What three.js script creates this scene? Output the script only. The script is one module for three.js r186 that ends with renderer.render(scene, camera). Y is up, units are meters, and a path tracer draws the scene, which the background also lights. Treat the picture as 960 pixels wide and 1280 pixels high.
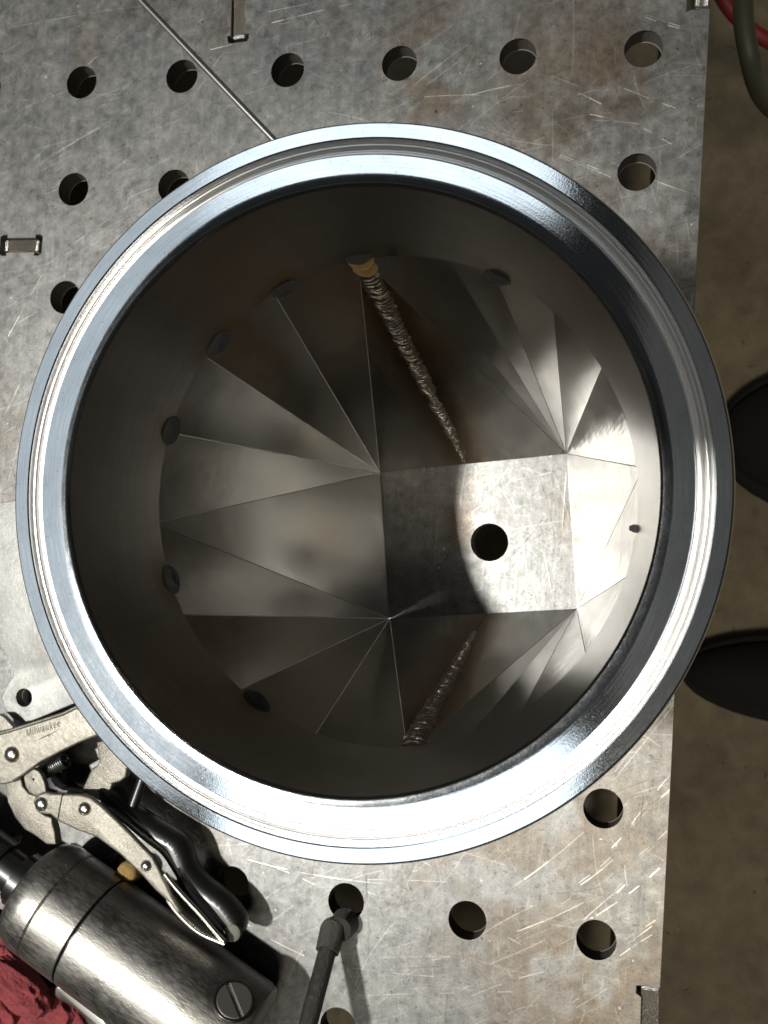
import * as THREE from 'three';
import { mergeGeometries, toCreasedNormals } from 'three/addons/utils/BufferGeometryUtils.js';
import { RoundedBoxGeometry } from 'three/addons/geometries/RoundedBoxGeometry.js';
import { RectAreaLightUniformsLib } from 'three/addons/lights/RectAreaLightUniformsLib.js';
import { ImprovedNoise } from 'three/addons/math/ImprovedNoise.js';

// ---------- camera, light, exposure ----------
RectAreaLightUniformsLib.init();
const V = (x, y, z) => new THREE.Vector3(x, y, z);
const scene = new THREE.Scene();
scene.background = new THREE.Color(0.022, 0.0217, 0.0215);
const FPX = 1220.77, CAM = V(0.2517, 0.3921, 0.2067);
const camBack = V(0.23780042, 0.97043954, 0.04120745), camUp = V(-0.05132475, 0.05491936, -0.99717081);
const camRight = V().crossVectors(camUp, camBack);
const camera = new THREE.PerspectiveCamera(2 * Math.atan(640 / FPX) * 180 / Math.PI, 0.75, 0.01, 30);
camera.position.copy(CAM);
camera.quaternion.setFromRotationMatrix(new THREE.Matrix4().makeBasis(camRight, camUp, camBack));
camera.focus = 0.28; camera.userData.fStop = 45;
scene.add(camera);
const renderer = new THREE.WebGLRenderer({ antialias: true });
renderer.setSize(768, 1024);
renderer.toneMapping = THREE.LinearToneMapping;
renderer.toneMappingExposure = 1;
renderer.shadowMap.enabled = true;

const KEY = V(-0.603, 2.39, 0.336), KEY_AIM = V(0.2, 0, 0.19), KEY_SIZE = 0.1, KEY_POWER = 4400;
// ceiling panels: centre, width along x, length along z, radiance
const PANELS = [[V(-0.3, 2.5, 0.95), 0.95, 0.6, 1.9], [V(-0.45, 2.5, -0.95), 1.0, 0.5, 1.2], [V(-1.35, 2.5, -0.05), 1.0, 1.9, 0.45], [V(0.75, 2.5, 0), 0.9, 1.6, 0.02]];
const SIDE_POS = V(0.62, 2.3, 1.0), SIDE_POWER = 34;
const COOL = new THREE.Color(0.86, 0.95, 1), WARM = new THREE.Color(1, 0.9, 0.72);
function areaLight(color, power, w, h, pos, aim) {
  const l = new THREE.RectAreaLight(color, power, w, h);
  l.position.copy(pos); l.lookAt(aim); scene.add(l); return l;
}
areaLight(new THREE.Color(1, 0.97, 0.9), KEY_POWER, KEY_SIZE, KEY_SIZE, KEY, KEY_AIM);
for (const [p, w, l, k] of PANELS) { const a = areaLight(COOL, k, w, l, p, p.clone().setY(0)); a.rotation.set(-Math.PI / 2, 0, 0); }
areaLight(WARM, SIDE_POWER, 0.5, 0.5, SIDE_POS, V(0.5, -0.85, 0.3));

// ---------- helpers ----------
function creased(g, a) { g.scale(1000, 1000, 1000); g = toCreasedNormals(g, a); g.scale(0.001, 0.001, 0.001); return g; }   // it merges what lies within a hundredth of a unit
// the point at height h that stands at pixel (px, py) of the 960 x 1280 photograph
function at(px, py, h = 0) {
  const d = V().addScaledVector(camRight, (px - 480) / FPX).addScaledVector(camUp, -(py - 640) / FPX).addScaledVector(camBack, -1);
  return CAM.clone().addScaledVector(d, (h - CAM.y) / d.y);
}
function rng(seed) { let s = seed >>> 0; return () => { s = (s + 0x6D2B79F5) | 0; let t = Math.imul(s ^ (s >>> 15), 1 | s); t = (t + Math.imul(t ^ (t >>> 7), 61 | t)) ^ t; return ((t ^ (t >>> 14)) >>> 0) / 4294967296; }; }
const perlin = new ImprovedNoise();
function hash2(x, y, s) { let h = Math.imul(x, 374761393) ^ Math.imul(y, 668265263) ^ Math.imul(s, 2147483647 ^ 0x5bd1e995); h = Math.imul(h ^ (h >>> 13), 1274126177); return ((h ^ (h >>> 16)) >>> 0) / 4294967296; }
function vnoise(x, y, s, px = 1e9, py = 1e9) {     // value noise, repeating every px, py cells
  const xi = Math.floor(x), yi = Math.floor(y); let fx = x - xi, fy = y - yi; fx = fx * fx * (3 - 2 * fx); fy = fy * fy * (3 - 2 * fy);
  const w = (v, p) => ((v % p) + p) % p, a = w(xi, px), b = w(xi + 1, px), c = w(yi, py), d = w(yi + 1, py);
  const l = hash2(a, c, s) * (1 - fx) + hash2(b, c, s) * fx, u = hash2(a, d, s) * (1 - fx) + hash2(b, d, s) * fx;
  return l * (1 - fy) + u * fy;
}
function fbm(x, y, s, o = 4) { let v = 0, a = 0.5, t = 0; for (let i = 0; i < o; i++) { v += a * vnoise(x, y, s + i); t += a; a *= 0.55; x *= 2.03; y *= 2.03; } return v / t; }
function tfbm(u, v, cx, cy, s, o = 4) { let r = 0, a = 0.5, t = 0; for (let i = 0; i < o; i++) { r += a * vnoise(u * cx, v * cy, s + i, cx, cy); t += a; a *= 0.55; cx *= 2; cy *= 2; } return r / t; }
const sm = (a, b, x) => { const t = Math.min(1, Math.max(0, (x - a) / (b - a))); return t * t * (3 - 2 * t); };
function dataTex(w, h, fn, srgb) {                 // fn(u, v) -> grey 0..1 or [r, g, b]
  const d = new Uint8Array(w * h * 4);
  for (let j = 0; j < h; j++) for (let i = 0; i < w; i++) {
    const c = fn((i + 0.5) / w, (j + 0.5) / h), k = (j * w + i) * 4, a = typeof c === 'number' ? [c, c, c] : c;
    for (let n = 0; n < 3; n++) d[k + n] = Math.max(0, Math.min(255, a[n] * 255));
    d[k + 3] = 255;
  }
  const t = new THREE.DataTexture(d, w, h); t.magFilter = THREE.LinearFilter; t.minFilter = THREE.LinearFilter; t.wrapS = t.wrapT = THREE.RepeatWrapping;
  if (srgb) t.colorSpace = THREE.SRGBColorSpace;
  t.needsUpdate = true; return t;
}
function canvasTex(w, h, draw, srgb = true) {
  const c = document.createElement('canvas'); c.width = w; c.height = h; draw(c.getContext('2d'), w, h);
  const t = new THREE.CanvasTexture(c); t.wrapS = t.wrapT = THREE.MirroredRepeatWrapping; if (srgb) t.colorSpace = THREE.SRGBColorSpace; return t;
}
const used = {};
function numbered(n) { const k = used[n] = (used[n] ?? -1) + 1; return k ? `${n}_${String(k).padStart(3, '0')}` : n; }
function shade(o) { o.castShadow = o.receiveShadow = true; return o; }
function thing(name, label, category, group) {
  const o = new THREE.Group(); o.name = numbered(name); o.userData = { label, category }; if (group) o.userData.group = group; scene.add(o); return o;
}
function part(name, geo, mat, parent, label) {
  const m = shade(new THREE.Mesh(geo, mat)); m.name = name; if (label) m.userData.label = label; parent.add(m); return m;
}
function struct(name, geo, mat) { const m = shade(new THREE.Mesh(geo, mat)); m.name = name; m.userData.kind = 'structure'; scene.add(m); return m; }
const std = (o) => new THREE.MeshStandardMaterial(o);
const rgb = (r, g, b) => new THREE.Color().setRGB(r, g, b);
const merge = (a) => mergeGeometries(a.map((g) => { const n = g.index ? g.toNonIndexed() : g; for (const k of Object.keys(n.attributes)) if (!['position', 'normal', 'uv'].includes(k)) n.deleteAttribute(k); return n; }));
// uv in metres from world x and z
function planarUV(g, x0, z0, w, h) { const p = g.attributes.position, uv = new Float32Array(p.count * 2); for (let i = 0; i < p.count; i++) { uv[2 * i] = (p.getX(i) - x0) / w; uv[2 * i + 1] = (p.getZ(i) - z0) / h; } g.setAttribute('uv', new THREE.BufferAttribute(uv, 2)); return g; }
// a plate cut to an outline of photograph pixels, its top at height h
function plate(pixels, h, t, bevel = 0.0006, holes = [], smooth = false, tile = 0.06) {
  const P = pixels.map(([x, y]) => at(x, y, h)), s = new THREE.Shape();
  if (smooth) { const c = new THREE.CatmullRomCurve3(P, true, 'centripetal').getPoints(P.length * 6); c.slice(0, -1).forEach((p, i) => i ? s.lineTo(p.x, -p.z) : s.moveTo(p.x, -p.z)); }
  else P.forEach((p, i) => i ? s.lineTo(p.x, -p.z) : s.moveTo(p.x, -p.z));
  for (const [x, y, r] of holes) { const c = at(x, y, h), o = new THREE.Path(); o.absarc(c.x, -c.z, r, 0, Math.PI * 2, true); s.holes.push(o); }
  let g = new THREE.ExtrudeGeometry(s, { depth: t - 2 * bevel, bevelEnabled: true, bevelThickness: bevel, bevelSize: bevel, bevelOffset: -bevel, bevelSegments: 3, curveSegments: 28 });
  g.rotateX(-Math.PI / 2); g.translate(0, h - t + bevel, 0);
  g = creased(g, 0.62);
  return planarUV(g, 0, 0, tile, tile);
}
// cylinder between two points
function rod(a, b, r, seg = 20, r2 = r) { const d = V().subVectors(b, a), g = new THREE.CylinderGeometry(r2, r, d.length(), seg, 1); g.translate(0, d.length() / 2, 0); g.applyQuaternion(new THREE.Quaternion().setFromUnitVectors(V(0, 1, 0), d.normalize())); g.translate(a.x, a.y, a.z); return g; }
function dome(p, r, hgt, seg = 24) { const pts = []; for (let i = 0; i <= 10; i++) { const a = i / 10 * Math.PI / 2; pts.push(new THREE.Vector2(Math.max(1e-6, r * Math.sin(a)), hgt * Math.cos(a))); } pts.push(new THREE.Vector2(r, -0.002)); const g = new THREE.LatheGeometry(pts.reverse(), seg); g.translate(p.x, p.y, p.z); return g; }

// ---------- materials ----------
const R1 = rng(11);
// steel table top: colour and roughness over x -0.08..0.28, z -0.06..0.42
const TX = -0.08, TZ = -0.06, TW = 0.36, TH = 0.48, TPX = 1536, TPY = 2048;
const scratches = [];   // [x, z, dx, dz, width px, strength, sign]
{
  const add = (x0, y0, x1, y1, w, s) => { const a = at(x0, y0), b = at(x1, y1); scratches.push([a.x, a.z, b.x, b.z, w, s]); };
  // the long scratches that the photograph shows
  for (const s of [[0, 38, 180, 6, 5, .35], [45, 208, 140, 150, 5, .5], [50, 212, 130, 168, 4, .4], [110, 80, 176, 20, 3, .4], [240, 124, 285, 56, 2, .5], [250, 65, 290, 55, 3, .7], [340, 28, 440, 4, 3, .6], [320, 18, 400, 2, 3, .5],
    [350, 30, 400, 16, 2, .6], [370, 55, 450, 35, 2, .4], [480, 125, 600, 118, 3, .4], [590, 118, 655, 104, 3, .5], [708, 110, 752, 130, 3, .8], [690, 95, 740, 115, 2, .5], [808, 20, 850, 34, 4, .8], [780, 110, 845, 135, 3, .7],
    [722, 140, 770, 150, 3, .6], [805, 160, 840, 180, 3, .8], [700, 195, 765, 220, 4, .7], [740, 150, 800, 155, 2, .4], [760, 200, 860, 240, 2, .5], [640, 140, 700, 135, 2, .4], [855, 330, 850, 250, 2, .5], [848, 345, 842, 270, 2, .4], [862, 300, 856, 240, 2, .3],
    [30, 300, 130, 200, 2, .3], [60, 330, 190, 240, 2, .3], [5, 240, 60, 180, 3, .4], [130, 310, 200, 255, 2, .4], [10, 420, 60, 330, 3, .5], [5, 520, 40, 440, 3, .4], [0, 330, 30, 300, 2, .5], [10, 600, 30, 520, 3, .4],
    [640, 980, 700, 930, 4, .6], [640, 1110, 730, 1040, 3, .5], [725, 1105, 765, 1073, 5, .8], [770, 1115, 785, 1099, 6, .8], [730, 1150, 780, 1108, 3, .6], [745, 1145, 825, 1085, 3, .7], [630, 1170, 730, 1128, 3, .6], [635, 1172, 660, 1185, 3, .5], [640, 1215, 760, 1150, 2, .4], [765, 1060, 840, 985, 3, .5], [800, 1070, 835, 1040, 4, .6],
    [775, 1195, 830, 1160, 3, .6], [785, 1180, 815, 1158, 3, .6], [780, 1175, 820, 1150, 2, .6], [790, 1030, 845, 960, 3, .4], [760, 980, 840, 880, 5, .4], [810, 1215, 790, 1180, 2, -.5], [310, 1075, 480, 1105, 3, .5], [330, 1080, 410, 1115, 3, .5], [460, 1100, 560, 1103, 2, .4], [440, 1210, 560, 1222, 2, .5], [430, 1245, 640, 1240, 3, .4],
    [300, 1150, 380, 1195, 3, .5], [300, 1165, 360, 1210, 2, .4], [590, 1245, 680, 1215, 2, .4], [720, 1260, 760, 1235, 2, .5], [590, 640, 640, 600, 2, .4], [620, 600, 650, 650, 3, .6], [640, 600, 690, 590, 2, .5], [660, 720, 640, 620, 2, .5], [660, 590, 700, 560, 3, .6], [590, 720, 700, 730, 2, -.4], [640, 690, 690, 660, 2, -.4], [690, 740, 670, 640, 2, .6], [700, 700, 708, 590, 2, .5], [650, 745, 655, 690, 2, .5], [610, 615, 636, 585, 3, .6],
    [240, 960, 290, 1070, 2, .3], [200, 1000, 280, 1080, 2, .3], [250, 1040, 300, 1100, 2, -.3], [457, 1085, 462, 1200, 4, -.4], [795, 1055, 803, 995, 5, -.35], [797, 1180, 800, 1100, 4, -.3], [2, 0, 8, 40, 3, -.5], [0, 520, 20, 600, 3, -.3], [285, 60, 262, 200, 2, -.25]]) add(...s);
  for (let i = 0; i < 1500; i++) {
    const x = TX + R1() * TW, z = TZ + R1() * TH, near = fbm(x * 14, z * 14, 5, 2);
    if (near < 0.45 && R1() < 0.7) continue;
    const fam = R1(), a = fam < 0.55 ? -0.45 + (R1() - 0.5) * 0.5 : fam < 0.8 ? 0.1 + (R1() - 0.5) * 0.4 : (R1() - 0.5) * 3.1, l = 0.003 + 0.035 * R1() ** 3;
    scratches.push([x, z, x + Math.cos(a) * l, z + Math.sin(a) * l, 0.8 + R1() * 1.0, (R1() < 0.15 ? -1 : 1) * (0.1 + 0.4 * R1() ** 3)]);
  }
}
const stains = [[720, 130, .05, .75], [540, 85, .035, .8], [690, 60, .03, .6], [530, 60, .03, .5], [780, 290, .04, .4], [610, 1090, .05, .5], [760, 1120, .06, .45], [690, 1220, .05, .5], [570, 660, .012, .5], [700, 20, .03, .5], [440, 40, .02, .4], [110, 60, .02, .3], [800, 900, .04, .2], [250, 1050, .03, .35], [850, 140, .03, .35], [720, 650, .02, .3]].map(([x, y, r, s]) => { const p = at(x, y); return [p.x, p.z, r, s]; });
function scratchPass(g, w, h, grey) {
  g.lineCap = 'round';
  const r = rng(77);
  for (const [x0, z0, x1, z1, wd, s] of scratches) {
    const n = wd > 3 ? 2 : 1;
    for (let k = 0; k < n; k++) {
      const j = (k - (n - 1) / 2) * wd * 0.9, X0 = (x0 - TX) / TW * w, Y0 = (z0 - TZ) / TH * h, X1 = (x1 - TX) / TW * w, Y1 = (z1 - TZ) / TH * h, L = Math.hypot(X1 - X0, Y1 - Y0) || 1, nx = -(Y1 - Y0) / L * j, ny = (X1 - X0) / L * j;
      const seg = Math.max(3, Math.ceil(L / 26)), bow = (r() - 0.5) * L * 0.05;
      for (let q = 0; q < seg; q++) {
        if (r() < 0.3) continue;
        const a = q / seg, b = (q + 0.95) / seg, f = (t) => [X0 + (X1 - X0) * t + nx - (Y1 - Y0) / L * bow * 4 * t * (1 - t), Y0 + (Y1 - Y0) * t + ny + (X1 - X0) / L * bow * 4 * t * (1 - t)];
        const al = Math.min(1, Math.abs(s) * (0.3 + 0.75 * r()) / Math.sqrt(n));
        g.strokeStyle = grey ? `rgba(${s > 0 ? '235,235,235' : '60,60,60'},${al})` : `rgba(${s > 0 ? '238,236,228' : '40,38,34'},${Math.min(1, al * 1.25)})`;
        g.lineWidth = Math.max(0.7, wd * (0.24 + 0.4 * r()) / (n > 1 ? 1.3 : 1)); g.beginPath(); g.moveTo(...f(a)); g.lineTo(...f(b)); g.stroke();
      }
    }
  }
}
function paintPixels(g, w, h, fn) { const im = g.createImageData(w, h); for (let j = 0; j < h; j++) for (let i = 0; i < w; i++) { const c = fn(i / w, j / h), k = (j * w + i) * 4; im.data[k] = c[0] * 255; im.data[k + 1] = c[1] * 255; im.data[k + 2] = c[2] * 255; im.data[k + 3] = 255; } g.putImageData(im, 0, 0); }
const tableMap = canvasTex(TPX, TPY, (g, w, h) => {
  paintPixels(g, w, h, (u, v) => {
    const x = TX + u * TW, z = TZ + v * TH;
    let b = 0.48 + 0.045 * (fbm(x * 26, z * 26, 1, 4) - 0.5) + 0.11 * (fbm(x * 340, z * 340, 21, 3) - 0.5) + 0.10 * (hash2(Math.floor(u * w), Math.floor(v * h), 3) - 0.5) + 0.03 * (vnoise(x * 900, z * 60, 9) - 0.5);
    let c = [b, b * 0.997, b * 0.98];
    let br = 0; const wob = fbm(x * 60, z * 60, 31, 4);
    for (const [sx, sz, r, s] of stains) { const d = Math.hypot(x - sx, (z - sz) * 0.8) / r; if (d < 1) br = Math.max(br, s * sm(1, 0.25, d) * sm(0.3, 0.62, wob)); }
    br += 0.28 * sm(0.56, 0.74, fbm(x * 16 + 4, z * 16, 41, 4)) * sm(0.35, 0.6, wob);
    c = [c[0] * (1 - 0.18 * br), c[1] * (1 - 0.27 * br), c[2] * (1 - 0.36 * br)];
    const sp = sm(0.72, 0.9, fbm(x * 900, z * 900, 61, 2)) * 0.2; return c.map((q) => q * (1 - sp));
  });
  scratchPass(g, w, h, false);
  { const q = rng(15); for (let i = 0; i < 5200; i++) { const X = q() * w, Y = q() * h, fam = q(), a = fam < 0.5 ? -0.5 + (q() - 0.5) * 0.7 : fam < 0.7 ? 1.4 + (q() - 0.5) * 0.5 : (q() - 0.5) * 3.1, l = 12 + 130 * q() ** 2.5, cv = (q() - 0.5) * 0.2 * l; g.strokeStyle = q() < 0.7 ? `rgba(232,230,224,${0.05 + 0.3 * q() ** 3})` : `rgba(30,28,25,${0.05 + 0.25 * q() ** 2})`; g.lineWidth = 0.7 + 0.8 * q(); g.beginPath(); g.moveTo(X, Y); g.quadraticCurveTo(X + Math.cos(a) * l / 2 - Math.sin(a) * cv, Y + Math.sin(a) * l / 2 + Math.cos(a) * cv, X + Math.cos(a) * l, Y + Math.sin(a) * l); g.stroke(); } }
  const r = rng(5); for (let i = 0; i < 700; i++) { const X = r() * w, Y = r() * h; g.fillStyle = r() < 0.6 ? `rgba(235,232,222,${0.2 + 0.6 * r()})` : `rgba(25,22,18,${0.2 + 0.5 * r()})`; g.beginPath(); g.ellipse(X, Y, 0.7 + 2.6 * r() ** 3, 0.7 + 1.6 * r() ** 3, r() * 3, 0, 7); g.fill(); }
});
const tableRough = canvasTex(768, 1024, (g, w, h) => {
  paintPixels(g, w, h, (u, v) => { const x = TX + u * TW, z = TZ + v * TH, b = 0.6 + 0.25 * (fbm(x * 40, z * 40, 71, 4) - 0.5) + 0.25 * (fbm(x * 300, z * 300, 72, 2) - 0.5); return [b, b, b]; });
}, false);
const tableBump = canvasTex(TPX, TPY, (g, w, h) => {
  paintPixels(g, w, h, (u, v) => { const x = TX + u * TW, z = TZ + v * TH, b = 0.5 + 0.35 * (fbm(x * 320, z * 320, 81, 3) - 0.5) + 0.07 * (vnoise(x * 1200, z * 50, 82) - 0.5); return [b, b, b]; });
  scratchPass(g, w, h, true);
}, false);
const tableMat = std({ map: tableMap, roughnessMap: tableRough, bumpMap: tableBump, bumpScale: 0.00012, metalness: 0.88, roughness: 0.66, color: rgb(0.55, 0.552, 0.56) });
const steelDark = std({ color: rgb(0.10, 0.095, 0.085), metalness: 0.6, roughness: 0.6 });
const fine = dataTex(512, 512, (u, v) => 0.5 + 0.5 * (tfbm(u, v, 24, 24, 91, 4) - 0.5) + 0.3 * (hash2(Math.floor(u * 512), Math.floor(v * 512), 7) - 0.5));
const blotch = dataTex(512, 512, (u, v) => 0.72 + 0.5 * (tfbm(u, v, 5, 5, 93, 5) - 0.5) + 0.1 * (tfbm(u, v, 64, 64, 94, 2) - 0.5));
const fineBig = fine.clone(); fineBig.repeat.set(0.2, 0.2); fineBig.needsUpdate = true;
const pitted = std({ color: rgb(0.22, 0.2, 0.17), metalness: 0.8, roughness: 0.42, bumpMap: fineBig, bumpScale: 0.003 });
const brightEdge = std({ color: rgb(0.6, 0.6, 0.6), metalness: 1, roughness: 0.3, bumpMap: fine, bumpScale: 0.0003 });
// rolled stainless sheet
const sheetCol = dataTex(1024, 1024, (u, v) => { const m = 0.8 + 0.16 * (tfbm(u, v, 3, 3, 101, 5) - 0.5) + 0.03 * (tfbm(u, v, 160, 12, 103, 3) - 0.5) + 0.05 * (hash2(Math.floor(u * 1024), Math.floor(v * 1024), 8) - 0.5); const w = tfbm(u, v, 4, 4, 109, 4); return [m, m * (0.993 - 0.01 * w), m * (0.975 - 0.02 * w)]; }, true);
const sheetRough = dataTex(1024, 1024, (u, v) => 0.62 + 0.22 * (tfbm(u, v, 3, 3, 111, 3) - 0.5) + 0.08 * (tfbm(u, v, 220, 9, 113, 2) - 0.5) + 0.15 * (tfbm(u, v, 40, 40, 115, 3) - 0.5));
const sheetBump = dataTex(1024, 1024, (u, v) => 0.5 + 0.5 * (tfbm(u, v, 7, 5, 121, 3) - 0.5) + 0.03 * (tfbm(u, v, 260, 16, 123, 2) - 0.5) + 0.1 * (tfbm(u, v, 34, 26, 127, 3) - 0.5));
const sheetO = { color: rgb(0.70, 0.70, 0.698), metalness: 1, roughness: 0.36, map: sheetCol, roughnessMap: sheetRough, bumpMap: sheetBump, bumpScale: 0.0003 };
const sheetMat = std(sheetO);
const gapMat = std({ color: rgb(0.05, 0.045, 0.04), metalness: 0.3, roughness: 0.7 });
// brown heat tint along a weld seam: u across, v along
const seamMap = canvasTex(512, 1024, (g, w, h) => paintPixels(g, w, h, (u, v) => {
  const d = Math.abs(u - 0.5) * 2, wob = tfbm(u, v, 6, 12, 131, 4), t = sm(0.42 + 0.3 * (wob - 0.5), 0.1, d), t2 = sm(0.75 + 0.3 * (wob - 0.5), 0.3, d);
  const m = 0.82 + 0.14 * (tfbm(u, v, 5, 8, 133, 4) - 0.5) + 0.06 * (tfbm(u, v, 120, 8, 135, 2) - 0.5);
  return [m * (1 - 0.06 * t2 - 0.24 * t), m * (0.985 - 0.10 * t2 - 0.31 * t), m * (0.955 - 0.15 * t2 - 0.38 * t)];
}));
const seamMat = std({ ...sheetO, map: seamMap });
const rippledMat = std({ ...sheetO, bumpScale: 0.0011 });   // the hammered side
// ---------- floor ----------
const pfbm = (x, y, z, o = 5) => { let v = 0, a = 0.5; for (let i = 0; i < o; i++) { v += a * perlin.noise(x, y, z + i * 7.3); x = x * 1.93 + y * 0.4; y = y * 1.93 - x * 0.2; a *= 0.56; } return v; };
const floorMap = canvasTex(1024, 1024, (g, w, h) => {
  paintPixels(g, w, h, (u, v) => { const x = u * 7, y = v * 7, q = pfbm(x, y, 1.5), b = 0.6 + 0.17 * pfbm(x * 0.8 + q, y * 0.8 + q, 9.1) + 0.1 * pfbm(x * 7, y * 7, 4.2, 4) + 0.07 * (hash2(Math.floor(u * w), Math.floor(v * h), 4) - 0.5); return [b, b * 0.925, b * 0.77]; });
  const r = rng(9); for (let i = 0; i < 380; i++) { g.fillStyle = r() < 0.75 ? `rgba(30,24,16,${0.1 + 0.4 * r()})` : `rgba(220,200,150,${0.1 + 0.3 * r()})`; g.beginPath(); g.ellipse(r() * w, r() * h, 1 + 5 * r() ** 3, 1 + 4 * r() ** 3, r() * 3, 0, 7); g.fill(); }
});
const FLOOR = -0.85;
{ const g = new THREE.BoxGeometry(8, 0.1, 8); g.translate(0, FLOOR - 0.05, 0); planarUV(g, 0.02, 0.13, 0.9, 0.9); struct('floor', g, std({ map: floorMap, roughness: 0.8, color: rgb(0.62, 0.62, 0.62), bumpMap: fine, bumpScale: 0.001 })); }

// ---------- welding table ----------
const table = thing('welding_table', 'scratched grey steel welding table top with rows of round fixture holes', 'welding table');
{
  const s = new THREE.Shape(), EX = 0.2745, x0 = -0.42, z0 = -0.35, z1 = 0.8;
  const nC = [at(864, 12), at(864, -40)], nD = [at(800, 1232), at(797, 1330)];
  s.moveTo(x0, -z0); s.lineTo(EX, -z0);
  s.lineTo(EX, -nC[1].z); s.lineTo(nC[1].x, -nC[1].z); s.lineTo(nC[0].x - 0.0018, -nC[0].z + 0.003); s.lineTo(nC[0].x - 0.0018, -nC[0].z - 0.0008); s.lineTo(nC[0].x, -nC[0].z); s.lineTo(EX, -nC[0].z);
  s.lineTo(EX, -nD[0].z); s.lineTo(nD[0].x + 0.002, -nD[0].z); s.lineTo(nD[0].x - 0.0012, -nD[0].z - 0.0003); s.lineTo(nD[0].x - 0.0012, -nD[0].z - 0.003); s.lineTo(nD[0].x + 0.0008, -nD[0].z - 0.0042); s.lineTo(nD[1].x + 0.0008, -nD[1].z); s.lineTo(EX, -nD[1].z);
  s.lineTo(EX, -z1); s.lineTo(x0, -z1); s.closePath();
  const seen = ['0,1', '1,1', '5,1', '0,2', '0,3', '4,4', '5,6', '2,7', '3,7', '4,7', '5,7', '0,7', '1,7'];   // holes of the middle rows that show
  for (let i = -2; i <= 5; i++) for (let j = -1; j <= 9; j++) { if (i >= 0 && j > 0 && j < 8 && !seen.includes(`${i},${j}`)) continue; const p = new THREE.Path(); p.absarc(i * 0.05, -j * 0.05, 0.0079, 0, Math.PI * 2, true); s.holes.push(p); }
  const slot = (a, b, hw, ear) => {                 // a slot with relieved corners from a to b
    const d = V().subVectors(b, a).normalize(), n = V(-d.z, 0, d.x), q = [];
    const put = (o, al, ac) => q.push([o.x + d.x * al + n.x * ac, -(o.z + d.z * al + n.z * ac)]);
    put(a, ear, -hw); put(a, ear, -hw - ear * .7); put(a, 0, -hw - ear * .7); put(a, -ear * .6, -hw - ear * .3); put(a, -ear * .6, hw + ear * .3); put(a, 0, hw + ear * .7); put(a, ear, hw + ear * .7); put(a, ear, hw);
    put(b, -ear, hw); put(b, -ear, hw + ear * .7); put(b, 0, hw + ear * .7); put(b, ear * .6, hw + ear * .3); put(b, ear * .6, -hw - ear * .3); put(b, 0, -hw - ear * .7); put(b, -ear, -hw - ear * .7); put(b, -ear, -hw);
    const p = new THREE.Path(); q.forEach(([x, y], i) => i ? p.lineTo(x, y) : p.moveTo(x, y)); p.closePath(); s.holes.push(p);
  };
  const A = [at(297.5, 49), at(299, -30)], B = [at(3, 306.5), at(49, 306)];
  slot(A[0], A[1], 0.0034, 0.0022); slot(B[0], B[1], 0.0033, 0.0022);
  const T = 0.0095, bv = 0.0003;
  let g = new THREE.ExtrudeGeometry(s, { depth: T - 2 * bv, bevelEnabled: true, bevelThickness: bv, bevelSize: bv, bevelOffset: -bv, bevelSegments: 2, curveSegments: 32 });
  g.rotateX(-Math.PI / 2); g.translate(0, -T + bv, 0); g = creased(g, 0.3); planarUV(g, TX, TZ, TW, TH);
  const uv = g.attributes.uv; for (let i = 0; i < uv.count; i++) uv.setY(i, 1 - uv.getY(i));
  part('table_top', g, [tableMat, std({ color: rgb(0.07, 0.065, 0.06), metalness: 0.4, roughness: 0.7 })], table);
  // tabs of the frame below that stand in the slots
  const tab = (a, b, hw, top) => {
    const d = V().subVectors(b, a), L = d.length(), ang = -Math.atan2(d.z, d.x), m = a.clone().add(b).multiplyScalar(0.5);
    const put = (geo, x) => { geo.translate(x, 0, 0); geo.rotateY(ang); geo.translate(m.x, top, m.z); return geo; };
    const t = part('frame_tab', put(new RoundedBoxGeometry(L - 0.0022, 0.01, hw * 2 - 0.0008, 2, 0.0006).translate(0, -0.005, 0), 0), pitted, table);
    for (const e of [-1, 1]) part('tab_edge', put(new RoundedBoxGeometry(0.0017, 0.004, hw * 2 - 0.001, 2, 0.0007).translate(0, -0.0013, 0), e * (L / 2 - 0.0016)), brightEdge, t);
  };
  tab(A[0], A[1], 0.0033, -0.0014); tab(B[0], B[1], 0.0032, -0.0014);
  tab(at(868, -6), at(889, -6), 0.0045, -0.001); tab(at(813, 1232), at(811, 1330), 0.0036, -0.0016);
  // frame webs below
  for (const [x, z, w, d] of [[-0.06, 0.22, 0.008, 1.0], [0.265, 0.22, 0.008, 1.0]]) part('frame_web', new RoundedBoxGeometry(w, 0.66, d, 1, 0.001).translate(x, -0.0095 - 0.331, z), steelDark, table);
}

// ---------- the square-to-round transition with its flange ----------
const HT = 0.19, HL = 0.1514, AX = 0.1926, AZ = 0.193, R_OUT = 0.0803, R_BORE = 0.0661, R_LOW = 0.0624;
const reducer = thing('transition_duct', 'round-to-rectangular stainless transition standing on the table, polished flange ring on top', 'metal duct');
const polar = (r, deg, h, cx = AX, cz = AZ) => V(cx + r * Math.cos(deg * Math.PI / 180), h, cz + r * Math.sin(deg * Math.PI / 180));
function lathe(profile, seg, cx, cz, tile) {        // own uv: u along the profile, v round the ring, in metres / tile
  const g = new THREE.LatheGeometry(profile.map(([r, y]) => new THREE.Vector2(r, y)), seg);
  const n = profile.length, uv = g.attributes.uv, acc = [0]; for (let i = 1; i < n; i++) acc.push(acc[i - 1] + Math.hypot(profile[i][0] - profile[i - 1][0], profile[i][1] - profile[i - 1][1]));
  for (let i = 0; i <= seg; i++) for (let j = 0; j < n; j++) uv.setXY(i * n + j, acc[j] / tile, i / seg * Math.round(2 * Math.PI * 0.073 / tile));
  g.translate(cx, 0, cz); return creased(g, 0.55);
}
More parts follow.
